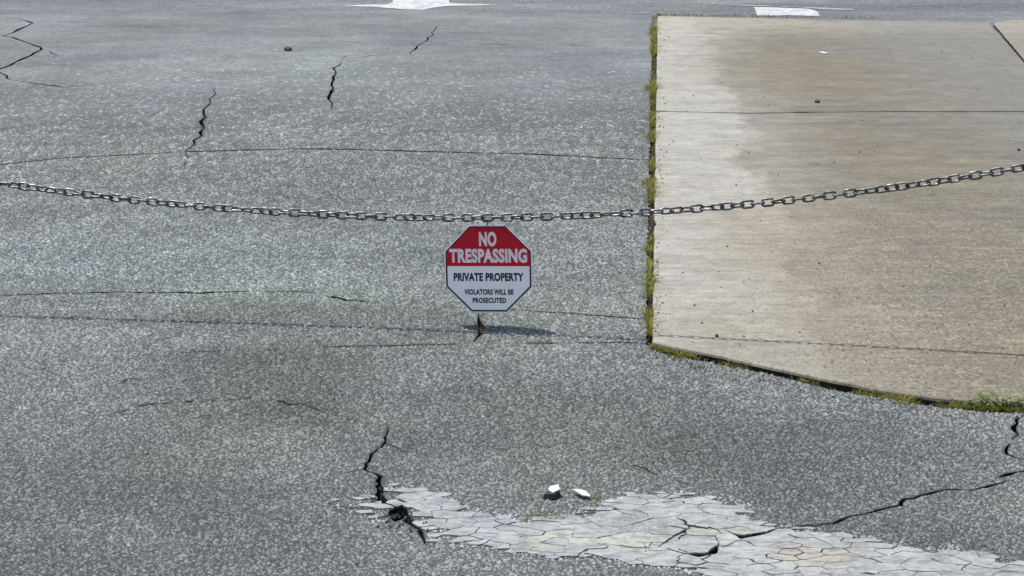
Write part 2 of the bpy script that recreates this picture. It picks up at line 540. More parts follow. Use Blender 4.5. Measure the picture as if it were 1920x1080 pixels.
# ------------------------------------------------------------------ asphalt sheet with real cracks
pts = []
yy = 0.7
while yy < 17:
    s = 0.07 if 3.8 < yy < 8 else (0.12 if yy < 11 else 0.25)
    xl = 0.32 * yy + 1.2
    xx = -xl
    while xx < xl:
        pts.append(Vector((xx + random.uniform(-.2, .2) * s, yy + random.uniform(-.2, .2) * s)))
        xx += s
    yy += s
xx = -21
while xx < 21.5:
    yy = 1.0
    while yy < 16:
        if abs(xx) > 0.32 * yy + 1.5:
            pts.append(Vector((xx, yy)))
        yy += 1.5
    xx += 1.5


def inside(poly, x, y):
    c = False
    j = len(poly) - 1
    for i in range(len(poly)):
        xi, yi, xj, yj = poly[i].x, poly[i].y, poly[j].x, poly[j].y
        if (yi > y) != (yj > y) and x < (xj - xi) * (y - yi) / (yj - yi) + xi:
            c = not c
        j = i
    return c


pts = [p for p in pts if inside(outer, p.x, p.y) and not inside(hole, p.x, p.y)]
V2, F2 = list(pts), []
for poly in [outer, hole] + QUADS:
    b0 = len(V2)
    V2 += poly
    F2.append(list(range(b0, b0 + len(poly))))
cv, ce, cf, _, _, of = delaunay_2d_cdt(V2, [], F2, 0, 1e-6, True)
top, low = [], []
for f, ids in zip(cf, of):
    if 0 not in ids or 1 in ids:
        continue
    q = [i - 2 for i in ids if i >= 2]
    if q:
        low.append((f, max(QDEPTH[i] for i in q)))
    else:
        top.append(f)
verts = [(v.x, v.y, gh(v.x, v.y)) for v in cv]
faces = [tuple(f) for f in top]
mats = [0] * len(faces)
topdir = {}
for f in top:
    for a, b in zip(f, f[1:] + f[:1]):
        topdir[(a, b)] = 1
dep = {}
for f, d in low:
    for i in f:
        dep[i] = max(dep.get(i, 0), d)
lowid, rimid = {}, {}
for i, d in dep.items():
    lowid[i] = len(verts)
    v = cv[i]
    verts.append((v.x, v.y, gh(v.x, v.y) - d * random.uniform(.7, 1.1)))
for f, d in low:
    faces.append(tuple(lowid[i] for i in f))
    mats.append(1)
    for a, b in zip(f, f[1:] + f[:1]):
        if (b, a) in topdir:
            for i in (a, b):
                if i not in rimid:
                    rimid[i] = len(verts)
                    verts.append(verts[i])
            faces.append((rimid[a], rimid[b], lowid[b], lowid[a]))
            mats.append(1)
me = mesh_from('asphalt', verts, faces, False, mats)
sm = np.array([m == 0 for m in mats])
me.polygons.foreach_set('use_smooth', sm)
asphalt = obj('asphalt_driveway', me, [M_BINDER, M_CRACK], kind='structure')

# ------------------------------------------------------------------ crushed stone standing proud of the binder
def poly_mask(poly, X, Y):
    m = np.zeros(len(X), bool)
    px = np.array([p.x for p in poly])
    py = np.array([p.y for p in poly])
    j = len(poly) - 1
    for i in range(len(poly)):
        if py[i] != py[j]:
            c = ((py[i] > Y) != (py[j] > Y)) & (X < (px[j] - px[i]) * (Y - py[i]) / (py[j] - py[i]) + px[i])
            m ^= c
        j = i
    return m


PATCH_PX = [(640, 946), (668, 936), (712, 932), (728, 914), (752, 910), (778, 911), (806, 923), (850, 944), (896, 962), (960, 973), (1020, 974),
            (1062, 967), (1120, 956), (1148, 938), (1190, 926), (1262, 925), (1330, 933), (1376, 940), (1396, 956), (1394, 968), (1440, 982),
            (1478, 990), (1530, 999), (1580, 1001), (1640, 1017), (1704, 1031), (1790, 1035), (1850, 1045), (1925, 1056), (2060, 1072),
            (2060, 1130), (1500, 1130), (1380, 1105), (1320, 1078), (1270, 1064), (1190, 1056), (1130, 1044), (1060, 1040), (960, 1034), (880, 1022), (820, 1010),
            (792, 990), (770, 972), (716, 975), (660, 966)]
PATCH = [G(*p).to_2d() for p in PATCH_PX]

bands = [(3.9, 5.4, .0088), (5.4, 7.2, .0100), (7.2, 8.6, .0118), (8.6, 10.4, .0145), (10.4, 12.4, .020), (12.4, 14.5, .028)]
SX, SY, SR = [], [], []
for y0, y1, s in bands:
    xw = 0.2667 * y1 + 0.35
    gx, gy = np.meshgrid(np.arange(-xw, xw, s), np.arange(y0, y1, s))
    gx = gx.ravel() + rng.uniform(-.5, .5, gx.size) * s
    gy = gy.ravel() + rng.uniform(-.5, .5, gy.size) * s
    k = np.abs(gx) < 0.2667 * gy + 0.35
    SX.append(gx[k]); SY.append(gy[k])
    SR.append(s * 0.60 * np.clip(rng.lognormal(0, .32, k.sum()), .45, 1.5))
SX, SY, SR = map(np.concatenate, (SX, SY, SR))
keep = ~poly_mask(hole, SX, SY)
keep &= rng.random(len(SX)) > np.clip((SY - 10.0) / 4.5, 0, .97)
inpatch = poly_mask(PATCH, SX, SY)
for q in QUADS:
    cx = sum(p.x for p in q) / len(q); cy = sum(p.y for p in q) / len(q)
    rad = max(math.hypot(p.x - cx, p.y - cy) for p in q) + .012
    idx = np.nonzero((np.abs(SX - cx) < rad) & (np.abs(SY - cy) < rad))[0]
    if not len(idx):
        continue
    hit = poly_mask(q, SX[idx], SY[idx])
    for p, e in zip(q, q[1:] + q[:1]):
        ux, uy = e.x - p.x, e.y - p.y
        L2 = ux * ux + uy * uy + 1e-12
        t = np.clip(((SX[idx] - p.x) * ux + (SY[idx] - p.y) * uy) / L2, 0, 1)
        hit |= np.hypot(SX[idx] - p.x - t * ux, SY[idx] - p.y - t * uy) < SR[idx] * .75
    keep[idx[hit]] = False
fe_y = np.interp(SX, [p.x for p in fe], [p.y for p in fe])
keep &= SY < fe_y - .03
SX, SY, SR = SX[keep], SY[keep], SR[keep]
inpatch = inpatch[keep]
n = len(SX)
SZ = np.array([gh(x, y) for x, y in zip(SX.tolist(), SY.tolist())])
K = 5
ang = rng.uniform(0, 2 * np.pi, n)[:, None] + np.arange(K)[None] * 2 * np.pi / K + rng.uniform(-.3, .3, (n, K))
rad = SR[:, None] * rng.uniform(.7, 1.15, (n, K))
co = np.zeros((n, K + 1, 3), np.float32)
co[:, :K, 0] = SX[:, None] + np.cos(ang) * rad
co[:, :K, 1] = SY[:, None] + np.sin(ang) * rad
co[:, :K, 2] = SZ[:, None] - .0012
co[:, K, 0] = SX + rng.uniform(-.35, .35, n) * SR
co[:, K, 1] = SY + rng.uniform(-.35, .35, n) * SR
hgt = np.minimum(SR, .009) * rng.uniform(.25, .85, n) * np.interp(SY, [4, 7, 10, 14], [1, .95, .6, .35])
hgt[inpatch] *= .4
co[:, K, 2] = SZ + hgt
tri = np.zeros((n, K, 3), np.int32)
base = (np.arange(n) * (K + 1))[:, None]
tri[:, :, 0] = base + np.arange(K)[None]
tri[:, :, 1] = base + (np.arange(K)[None] + 1) % K
tri[:, :, 2] = base + K
me = bpy.data.meshes.new('aggregate')
me.vertices.add(n * (K + 1))
me.vertices.foreach_set('co', co.ravel())
me.loops.add(n * K * 3)
me.loops.foreach_set('vertex_index', tri.ravel())
me.polygons.add(n * K)
me.polygons.foreach_set('loop_start', np.arange(0, n * K * 3, 3, dtype=np.int32))
tone = np.where(rng.random(n) < .24, rng.lognormal(math.log(.12), .3, n), np.clip(rng.lognormal(math.log(.262), .17, n), .15, .40))
tone = .235 + (tone - .235) * np.interp(SY, [5, 8, 10, 14], [1, .95, .85, .5])
ed = np.full(n, 9.0)
box = np.nonzero((SY < 5.6) & (SX > -.62))[0]
qx, qy = SX[box], SY[box]
dd = np.full(len(box), 9.0)
for a_, c_ in zip(PATCH, PATCH[1:] + PATCH[:1]):
    ux, uy = c_.x - a_.x, c_.y - a_.y
    t = np.clip(((qx - a_.x) * ux + (qy - a_.y) * uy) / (ux * ux + uy * uy), 0, 1)
    dd = np.minimum(dd, np.hypot(qx - a_.x - t * ux, qy - a_.y - t * uy))
ins = poly_mask(PATCH, qx, qy)
ed[box] = np.where(ins, -dd, dd)
nz = np.array([noise.noise(Vector((x * 13, y * 9, 2))) + .6 * noise.noise(Vector((x * 40, y * 30, 5))) for x, y in zip(qx.tolist(), qy.tolist())])
pr = np.zeros(n)
pr[box] = np.clip(.75 - ed[box] / .035 + nz * .9, 0, .9)
residue = rng.random(n) < pr
tone = np.where(residue, rng.uniform(.36, .50, n), tone)
hue = rng.normal(0, .02, (n, 3))
rgb = np.clip(tone[:, None] * (np.array([[.985, 1.0, 1.015]]) + hue), .03, .75)
cl = np.array([noise.noise(Vector((x * 24, y * 9, 4))) for x, y in zip(SX.tolist(), SY.tolist())])
rgb *= (1 + cl * np.interp(SY, [5, 8, 11], [.18, .4, .9]))[:, None]
att = me.color_attributes.new('tone', 'FLOAT_COLOR', 'POINT')
rgba = np.ones((n, K + 1, 4), np.float32)
rgba[:, :, :3] = rgb[:, None, :]
att.data.foreach_set('color', rgba.ravel())
me.update()
obj('aggregate', me, M_STONE, asphalt, kind='stuff')
print('stones', n)

# ------------------------------------------------------------------ ground, street
def sheet(name, x0, x1, y0, y1, z, mat):
    me = mesh_from(name, [(x0, y0, z), (x1, y0, z), (x1, y1, z), (x0, y1, z)], [(0, 1, 2, 3)])
    return obj(name, me, mat, kind='structure')


gb = NB('dry_ground', 0.95, 0.1)
M_GROUND = gb.color(gb.ramp(gb.noise(0.6, 6, .65), [(0.3, (0.07, 0.085, 0.035)), (0.7, (0.13, 0.12, 0.07))]))
sheet('ground', -600, 600, -600, 600, -0.16, M_GROUND)
sheet('street', -120, 120, 15.2, 27.0, -0.012, M_STREET)

# ------------------------------------------------------------------ concrete apron: soil bed and slabs
hz = [(p.x, p.y, -0.021) for p in hole]
cx = sum(p[0] for p in hz) / len(hz); cy = sum(p[1] for p in hz) / len(hz)
bed = [Vector((p.x, p.y)) for p in hole]
bv, be, bf, *_ = delaunay_2d_cdt(bed, [], [list(range(len(bed)))], 1, 1e-6)
me = mesh_from('bed', [(v.x + (0.02 if v.x > cx else -0.012), v.y - (0.012 if v.y < 12 else 0), -0.021) for v in bv], [tuple(f) for f in bf])
apron = obj('concrete_apron', me, M_SOIL, kind='structure')


def slab(name, poly, mat, lab=None, bev=.010):
    P = [Vector((p.x, p.y)) for p in poly]
    # tidy winding
    a = sum(p.x * q.y - q.x * p.y for p, q in zip(P, P[1:] + P[:1]))
    if a < 0:
        P.reverse()
    # uneven arris: subdivide and nudge the edge
    D = []
    for p, q in zip(P, P[1:] + P[:1]):
        k = max(1, int((q - p).length / .05))
        for i in range(k):
            t = i / k
            v = p.lerp(q, t)
            if i:
                nr = Vector((-(q - p).y, (q - p).x)).normalized()
                v = v + nr * (noise.noise(Vector((v.x * 9, v.y * 9, 3))) * .004 + max(0, noise.noise(Vector((v.x * 5, v.y * 5, 8))) - .3) * .05)
            D.append(v)
    N = len(D)
    ins = []
    for i in range(N):
        t = (D[(i + 1) % N] - D[i - 1]).normalized()
        ins.append(D[i] + Vector((-t.y, t.x)) * bev)
    cvv, _, cff, *_ = delaunay_2d_cdt(ins, [], [list(range(N))], 1, 1e-6)
    vs = [(v.x, v.y, SLAB_Z) for v in cvv]
    fs = [tuple(f) for f in cff]
    # map inner ring back on the triangulation's vertices
    b0 = len(vs)
    vs += [(v.x, v.y, SLAB_Z) for v in ins]
    vs += [(v.x * .7 + w.x * .3, v.y * .7 + w.y * .3, SLAB_Z - bev * .3) for v, w in zip(D, ins)]
    vs += [(v.x, v.y, SLAB_Z - bev) for v in D]
    vs += [(v.x, v.y, -.09) for v in D]
    for r in range(3):
        for i in range(N):
            j = (i + 1) % N
            fs.append((b0 + (r + 1) * N + i, b0 + (r + 1) * N + j, b0 + r * N + j, b0 + r * N + i))
    mi = [0] * len(fs)
    mi[-N:] = [1] * N
    bm = bmesh.new()
    mm = mesh_from('tmp', vs, fs, False, mi)
    bm.from_mesh(mm)
    bpy.data.meshes.remove(mm)
    bmesh.ops.remove_doubles(bm, verts=bm.verts, dist=1e-5)
    bmesh.ops.recalc_face_normals(bm, faces=bm.faces)
    o = obj(name, bm_mesh(name, bm), [mat, M_SOIL], apron)
    if lab:
        o['label'] = lab
    return o


J = 208
slab('concrete_slab', [GZ(p) for p in [LEFT_TOP, (1400, 33), (1640, 38), (1855, 42.5), (1888, 78), (1917, 112), (1960, 160), (2002, J), (1700, J), (1560, J + 1),
                                      (1400, J + 3.0), (1300, J + 1), LEFT_MID]], M_CONC)
slab('concrete_slab', [GZ(p) for p in [(1230, J + .9), (1300, J + 2.0), (1400, J + 4.5), (1560, J + 2.2), (1700, J + 1.6), (2000, J + 1.6), (2300, J + 1.6), (2300, 735)] +
                      list(reversed(NEAR_EDGE[:-1])) + [CORNER]], M_CONC)
slab('concrete_slab', [GZ(p) for p in [(1863, 43.5), (1868, 41), (1884, 38.4), (1910, 37.6), (2300, 37.2), (2300, J), (2009, J), (1966, 160), (1922, 112), (1893, 78)]],
     M_CONC2, 'paler corner slab with a rounded corner')

# ------------------------------------------------------------------ street markings
def marking(name, polys, lab, z=-0.008, mat=None):
    vs, fs = [], []
    for poly in polys:
        P = [G(*p) for p in poly]
        b0 = len(vs)
        D = []
        for p, q in zip(P, P[1:] + P[:1]):
            k = max(1, int((q - p).length / .12))
            for i in range(k):
                v = p.lerp(q, i / k)
                D.append((v.x + random.uniform(-.012, .012), v.y + random.uniform(-.03, .03), z))
        vs += D
        fs.append(tuple(range(b0, b0 + len(D))))
    me = mesh_from(name, vs, fs)
    return obj(name, me, mat or M_MARK, label=lab, category='road marking')


marking('road_marking', [[(640, 9.6), (700, 11.5), (730, 13), (760, 16.5), (795, 15.5), (835, 9.6), (880, 9), (930, 7), (880, 5.2), (842, 4.8), (842, -4), (735, -4), (738, 2), (726, 6), (700, 6.5)]],
        'bright white worn road marking spreading into a wide blob on the far street')
marking('road_marking', [[(1414, 11), (1416, 22), (1420, 26.5), (1480, 27), (1537, 28), (1530, 18), (1516, 15), (1480, 13.5)]],
        'short white painted bar on the street just beyond the concrete slabs')
marking('road_marking', [[(1330, 4.5), (1400, 7.4), (1500, 11), (1600, 14.8), (1600, 16.6), (1540, 15.6), (1490, 12.2), (1400, 8.8), (1330, 5.8)]],
        'thin faded white line running behind the short white bar on the street', -0.008, M_PAINT)

# ------------------------------------------------------------------ cracked white paint in the foreground
def clip(poly, a, n, keep_neg=True):
    """part of a convex polygon with (p-a).n <= 0"""
    out = []
    N = len(poly)
    for i in range(N):
        p, q = poly[i], poly[(i + 1) % N]
        dp, dq = (p - a).dot(n), (q - a).dot(n)
        if dp <= 0:
            out.append(p)
        if (dp < 0 < dq) or (dq < 0 < dp):
            out.append(p.lerp(q, dp / (dp - dq)))
    return out


def area(P):
    return .5 * sum(p.x * q.y - q.x * p.y for p, q in zip(P, P[1:] + P[:1]))


def subtract(poly, quad):
    q = quad if area(quad) > 0 else list(reversed(quad))
    xs = [p.x for p in poly]; ys = [p.y for p in poly]
    if max(p.x for p in q) < min(xs) or min(p.x for p in q) > max(xs) or max(p.y for p in q) < min(ys) or min(p.y for p in q) > max(ys):
        return [poly]
    rest, pieces = poly, []
    for a, b in zip(q, q[1:] + q[:1]):
        d = b - a
        n = Vector((d.y, -d.x))                       # outward for a counter-clockwise quad
        if n.length < 1e-9:
            continue
        n.normalize()
        outp = clip(rest, a, -n)
        if len(outp) > 2 and area(outp) > 4e-5:
            pieces.append(outp)
        rest = clip(rest, a, n)
        if len(rest) < 3:
            break
    return pieces if len(rest) > 2 and area(rest) > 1e-9 else [poly]


rr = random.Random(21)
seeds = []
x0, x1 = min(p.x for p in PATCH) - .05, max(p.x for p in PATCH) + .05
y0, y1 = min(p.y for p in PATCH) - .05, max(p.y for p in PATCH) + .05
gcen = G(1235, 1003)


def edge_dist(x, y):
    v = Vector((x, y))
    best = 9
    for a, c in zip(PATCH, PATCH[1:] + PATCH[:1]):
        d = c - a
        t = max(0, min(1, (v - a).dot(d) / d.length_squared))
        best = min(best, (v - a - d * t).length)
    return best if inside(PATCH, x, y) else -best


def cell_size(x, y):
    k = noise.noise(Vector((x * 3.2, y * 3.2, 2)))
    s = .034 + .018 * k
    d = math.hypot((x - gcen.x) / .30, (y - gcen.y) / .22)
    s += .012 * max(0, 1 - d)
    s *= .5 + .5 * min(1, max(0, edge_dist(x, y)) / .045)
    return max(.013, s)


AN = 1.5


def mlen(v):
    return math.hypot(v.x / AN, v.y * 1.12)


grid = {}
for _ in range(45000):
    p = Vector((rr.uniform(x0, x1), rr.uniform(y0, y1)))
    sz = cell_size(p.x, p.y)
    ci, cj = int(p.x // .06), int(p.y // .06)
    near = [e for a in (-1, 0, 1) for c in (-1, 0, 1) for e in grid.get((ci + a, cj + c), ())]
    if all(mlen(p - q) > (sz + t) * .5 for q, t, _i in near):
        e = (p, sz, len(seeds))
        seeds.append(e)
        grid.setdefault((ci, cj), []).append(e)


alive = {}
for p, sz, i in seeds:
    e = edge_dist(p.x, p.y) + .016 * noise.noise(Vector((p.x * 16, p.y * 16, 0)))
    lim = .5 if p.x < G(735, 950).x else (.88 if p.x < G(820, 990).x else 1.0)
    pr = max(0, min(1, .6 + e / .04))
    if rr.random() < pr * lim:
        alive[i] = (p, sz)
parent = {i: i for i in alive}
size = {i: 1 for i in alive}


def find(i):
    while parent[i] != i:
        i = parent[i]
    return i


nbr = {}
for i, (p, sz) in alive.items():
    ci, cj = int(p.x // .06), int(p.y // .06)
    nbr[i] = [e for a in (-2, -1, 0, 1, 2) for c in (-2, -1, 0, 1, 2) for e in grid.get((ci + a, cj + c), ()) if e[2] != i]
pairs = [(i, e[2]) for i in alive for e in nbr[i] if e[2] in alive and i < e[2] and mlen(e[0] - alive[i][0]) < (e[1] + alive[i][1]) * .85]
rr.shuffle(pairs)
for i, j in pairs:
    a, c = find(i), find(j)
    m = (alive[i][0] + alive[j][0]) * .5
    cap = 1.3 + 4.2 * max(0, noise.noise(Vector((m.x * 4, m.y * 4, 6))) + .35)
    if (m - gcen.to_2d()).length < .2:
        cap += 4
    if a != c and size[a] + size[c] <= cap:
        parent[a] = c
        size[c] += size[a]
patch_root = obj('painted_patch', None, label='flaking cracked band of worn white paint across the asphalt in the foreground', category='paint patch')
pc = G(1250, 1000)
patch_root.location = (pc.x, pc.y, 0)


def warp(v):
    w = Vector((noise.noise(Vector((v.x * 34, v.y * 34, 1))), noise.noise(Vector((v.x * 34, v.y * 34, 7))))) * .0048
    w += Vector((noise.noise(Vector((v.x * 110, v.y * 110, 1))), noise.noise(Vector((v.x * 110, v.y * 110, 7))))) * .0020
    return v + w


flakes = {}
for i, (p, sz) in alive.items():
    poly = [p + Vector((dx, dy)) * .06 for dx, dy in ((-1, -1), (1, -1), (1, 1), (-1, 1))]
    root_i = find(i)
    for o2, t, j in nbr[i]:
        m = (p + o2) * .5
        n = (o2 - p)
        n = Vector((n.x / AN ** 2, n.y * 1.25)).normalized()
        if j in alive and find(j) == root_i:
            gap = 0
        else:
            gap = .0010 + .0050 * max(0, noise.noise(Vector((m.x * 8, m.y * 8, 4))) - .12) + (.0011 if (min(i, j) * 7 + max(i, j) * 13) % 5 == 0 else 0)
        poly = clip(poly, m - n * gap, n)
        if len(poly) < 3:
            break
    if len(poly) < 3:
        continue
    ps = [poly]
    for qd in QUADS:
        nx = []
        for g in ps:
            nx += subtract(g, qd)
        ps = nx
    flakes.setdefault(root_i, []).extend(g for g in ps if area(g) > 3e-5)


def touch(g, h):
    for u, w in ((g, h), (h, g)):
        for p in u:
            for a, c in zip(w, w[1:] + w[:1]):
                d = c - a
                if d.length_squared < 1e-12:
                    continue
                t = (p - a).dot(d) / d.length_squared
                if 0.02 < t < .98 and (p - a - d * t).length < 2e-4:
                    return True
        m = sum(u, Vector((0, 0)))
    ga = [(a + c) * .5 for a, c in zip(g, g[1:] + g[:1]) if (a - c).length > .002]
    ha = [(a + c) * .5 for a, c in zip(h, h[1:] + h[:1]) if (a - c).length > .002]
    return any((a - c).length < 4e-4 for a in ga for c in ha)


split_up = {}
for f in flakes.values():
    left = list(f)
    while left:
        comp, todo = [], [left.pop()]
        while todo:
            g = todo.pop()
            comp.append(g)
            near = [h for h in left if touch(g, h)]
            left = [h for h in left if not any(h is q for q in near)]
            todo += near
        split_up[len(split_up)] = comp
flakes = split_up
flakes = sorted((f for f in flakes.values() if f), key=lambda f: -sum(area(g) for g in f))
print('flakes', len(flakes), 'cells', len(alive))


def flake_geo(cells, rr):
    vs, fs = [], []
    z = .0030 + rr.uniform(0, .0007)
    c = sum((p for g in cells for p in g), Vector((0, 0))) / sum(len(g) for g in cells)
    tx, ty = rr.uniform(-.008, .008), rr.uniform(-.008, .008)
    for g in cells:
        D = []
        for p, q in zip(g, g[1:] + g[:1]):
            L = (q - p).length
            if L < 2e-4:
                continue
            k = max(1, min(5, int(L / .006)))
            D += [warp(p.lerp(q, i / k)) for i in range(k)]
        N = len(D)
        if N < 3:
            continue
        b0 = len(vs)
        for v in D:
            vs.append((v.x - pc.x, v.y - pc.y, gh(v.x, v.y) + max(.0022, min(.0046, z + (v.x - c.x) * tx + (v.y - c.y) * ty))))
        for v in D:
            vs.append((v.x - pc.x, v.y - pc.y, gh(v.x, v.y) - .002))
        fs.append(tuple(range(b0, b0 + N)))
        for i in range(N):
            j = (i + 1) % N
            fs.append((b0 + i, b0 + N + i, b0 + N + j, b0 + j))
    return vs, fs


rest_v, rest_f = [], []
for k, f in enumerate(flakes):
    vs, fs = flake_geo(f, rr)
    c = sum(f[0], Vector((0, 0))) / len(f[0])
    mat = M_PAINT2 if (c - gcen.to_2d()).length < .17 and rr.random() < .8 else M_PAINT
    if k < 300:
        obj('paint_flake', mesh_from('paint_flake', vs, fs), mat, patch_root)
    else:
        b0 = len(rest_v)
        rest_v += vs
        rest_f += [tuple(i + b0 for i in q) for q in fs]
if rest_v:
    obj('paint_crumbs', mesh_from('paint_crumbs', rest_v, rest_f), M_PAINT, patch_root, kind='stuff')

# ------------------------------------------------------------------ chain
X0, Y0 = G(915, 603).x, G(915, 603).y
SLOPE = 0.15


def on_chain(px, py):
    d = ray(px, py)
    # Y = Y0 - SLOPE (X - X0)
    t = (Y0 + SLOPE * X0) / (d.y + SLOPE * d.x)
    return Vector((d.x * t, d.y * t, CAM_H + d.z * t))


CH = [(0, 343), (100, 357), (230, 374), (360, 385), (480, 394), (640, 403), (800, 407.5), (915, 408.5), (1040, 406), (1200, 399), (1400, 384), (1550, 367), (1700, 347), (1800, 334), (1920, 314)]
C3 = [on_chain(*p) for p in CH]
xs = np.array([p.x for p in C3]); zs = np.array([p.z for p in C3])
fit = np.polyfit(xs, zs, 4)
fitq = np.polyfit(xs, zs, 2)


def chain_z(x):
    if xs[0] <= x <= xs[-1]:
        return float(np.polyval(fit, x))
    e = xs[0] if x < xs[0] else xs[-1]
    sl = float(np.polyval(np.polyder(fitq), e))
    return float(np.polyval(fit, e)) + sl * (x - e) + .05 * (x - e) ** 2


def chain_p(x):
    return Vector((x, Y0 - SLOPE * (x - X0), chain_z(x)))


mb = NB('chain_steel', 0.42, 0.5, 0.75)
mc = mb.ramp(mb.noise(55, 4, .65), [(0.32, (0.05, 0.042, 0.035)), (0.5, (0.17, 0.168, 0.165)), (0.70, (0.50, 0.50, 0.50))])
mb.put(mb.b.inputs['Roughness'], mb.rng(mb.noise(90, 3), .3, .7, .3, .6))
M_CHAIN = mb.color(mc)
PITCH_L, WIRE, OUTW = .0345, .0040, .0310
hw = OUTW / 2 - WIRE
hl = (PITCH_L + 2 * WIRE) / 2 + WIRE * .1       # half of the centreline length


def link_mesh():
    path = []
    for i in range(9):
        a = -math.pi / 2 + math.pi * i / 8
        path.append(Vector((hl - hw + hw * math.cos(a), hw * math.sin(a), 0)))
    for i in range(9):
        a = math.pi / 2 + math.pi * i / 8
        path.append(Vector((-(hl - hw) + hw * math.cos(a), hw * math.sin(a), 0)))
    N = len(path)
    vs, fs = [], []
    K = 8
    for i in range(N):
        t = (path[(i + 1) % N] - path[i - 1]).normalized()
        nr = Vector((-t.y, t.x, 0))
        for k in range(K):
            a = 2 * math.pi * k / K
            vs.append(path[i] + nr * math.cos(a) * WIRE + Vector((0, 0, 1)) * math.sin(a) * WIRE)
    for i in range(N):
        for k in range(K):
            j, l = (i + 1) % N, (k + 1) % K
            fs.append((i * K + k, j * K + k, j * K + l, i * K + l))
    return mesh_from('link', [tuple(v) for v in vs], fs, True)


LINK = link_mesh()
LINK.materials.append(M_CHAIN)
c0 = chain_p(X0)
chain = obj('chain', None, label='dark steel chain sagging across the driveway and carrying the octagonal sign', category='chain')
chain.location = c0
XL, XR = -2.62, 2.62
# walk in equal steps both ways from the link above the sign
links = []
for sgn in (1, -1):
    x, k = X0, 0
    while (x < XR) if sgn > 0 else (x > XL):
        if not (sgn < 0 and k == 0):
            links.append((k * sgn, x))
        d = chain_p(x + sgn * .001) - chain_p(x)
        x += sgn * PITCH_L / (d.length / .001)
        k += 1
for k, x in sorted(links):
    d = (chain_p(x + .002) - chain_p(x - .002)).normalized()
    up = Vector((0, 0, 1))
    side = d.cross(up).normalized()
    nrm = side.cross(d)
    # flat link / upright link in turn, with a slow twist of the whole chain
    tw = R(110) * noise.noise(Vector((x * 2.6, 3.3, 0))) * 1.5 + R(14) * math.sin(k * 1.7) + R(13) * random.uniform(-1, 1)
    a = tw + (0 if k % 2 == 0 else math.pi / 2)
    yv = nrm * math.cos(a) + side * math.sin(a)
    zv = d.cross(yv)
    m = Matrix((d, yv, zv)).transposed().to_4x4()
    m.translation = chain_p(x) - c0
    o = obj('link', LINK, None, chain)
    o.matrix_local = m
print('links', len(links))

# posts the chain is hooked to, beyond both sides of the view
M_POST = flat('post_paint', (0.42, 0.33, 0.05), .5)
for xe, lab in ((XL - .05, 'steel chain post standing on the open asphalt'), (XR + .05, 'steel chain post standing on the concrete slab')):
    pz = chain_z(xe)
    r0 = obj('chain_post', None, label=lab, category='post', group='posts holding the chain')
    r0.location = (xe, Y0 - SLOPE * (xe - X0), 0)
    bm = bmesh.new()
    bmesh.ops.create_cone(bm, cap_ends=True, segments=20, radius1=.04, radius2=.04, depth=pz + .25, matrix=Matrix.Translation((0, 0, (pz + .25) / 2 - .01)))
    obj('pole', bm_mesh('pole', bm), M_POST, r0)
    bm = bmesh.new()
    bmesh.ops.create_uvsphere(bm, u_segments=16, v_segments=8, radius=.043, matrix=Matrix.Translation((0, 0, pz + .235)) @ Matrix.Scale(.5, 4, (0, 0, 1)))
    obj('cap', bm_mesh('cap', bm, True), M_POST, r0)

# ------------------------------------------------------------------ sign
SW = .1545                                        # half width
hang = chain_p(X0)
sign_top = on_chain(915, 421.5)
sign = obj('warning_sign', None, label='white and red octagonal no trespassing sign hanging from the chain', category='sign')
sign.location = (sign_top.x - .002, sign_top.y - .004, sign_top.z)
sign.rotation_euler = (R(-5), R(-2.0), -math.atan(SLOPE))
b = NB('sign_plastic', .35, .5)
M_SWHITE = b.color(b.ramp(b.noise(18, 6, .7, b.map((1, 1, .35))), [(.22, (.62, .62, .60)), (.3, (.86, .87, .89)), (.7, (.90, .91, .92))]))
b = NB('sign_red', .35, .5)
M_SRED = b.color(b.ramp(b.noise(40, 3), [(.3, (.66, .014, .04)), (.7, (.74, .02, .05))]))
def thin(m, k):
    t = m.node_tree
    p = t.nodes['Principled BSDF']
    tr = t.nodes.new('ShaderNodeBsdfTranslucent')
    tr.inputs['Color'].default_value = p.inputs['Base Color'].default_value
    if p.inputs['Base Color'].is_linked:
        t.links.new(p.inputs['Base Color'].links[0].from_socket, tr.inputs['Color'])
    mx = t.nodes.new('ShaderNodeMixShader')
    mx.inputs[0].default_value = k
    t.links.new(p.outputs[0], mx.inputs[1])
    t.links.new(tr.outputs[0], mx.inputs[2])
    t.links.new(mx.outputs[0], t.nodes['Material Output'].inputs[0])


thin(M_SWHITE, .5)
thin(M_SRED, .55)
M_SNAVY = flat('sign_dark_ink', (.018, .02, .05), .45)
M_SMAROON = flat('sign_maroon_ink', (.16, .008, .02), .45)
M_SLET = flat('sign_white_ink', (.94, .94, .94), .4)
thin(M_SLET, .8)
T8 = math.tan(math.pi / 8)
SH = SW * .997


def octo(k):
    a, bq = SW * k, SH * k
    return [(-a * T8, -bq), (a * T8, -bq), (a, -bq * T8), (a, bq * T8), (a * T8, bq), (-a * T8, bq), (-a, bq * T8), (-a, -bq * T8)]


def plate(poly, y0, y1):
    """thin plate in the sign's XZ plane, hanging below the origin; y0 front, y1 back"""
    N = len(poly)
    vs = [(x, y0, z - SH) for x, z in poly] + [(x, y1, z - SH) for x, z in poly]
    fs = [tuple(range(N)), tuple(range(2 * N - 1, N - 1, -1))]
    for i in range(N):
        j = (i + 1) % N
        fs.append((i, N + i, N + j, j))
    return vs, fs


vs, fs = plate(octo(1.0), -.0015, .0015)
bm = bmesh.new()
mm = mesh_from('t', vs, fs)
bm.from_mesh(mm)
bpy.data.meshes.remove(mm)
obj('sign_panel', bm_mesh('sign_panel', bm), M_SWHITE, sign)
split = .010
k1 = .975
a, bq = SW * k1, SH * k1
red = [(-a, split), (a, split), (a, bq * T8), (a * T8, bq), (-a * T8, bq), (-a, bq * T8)]

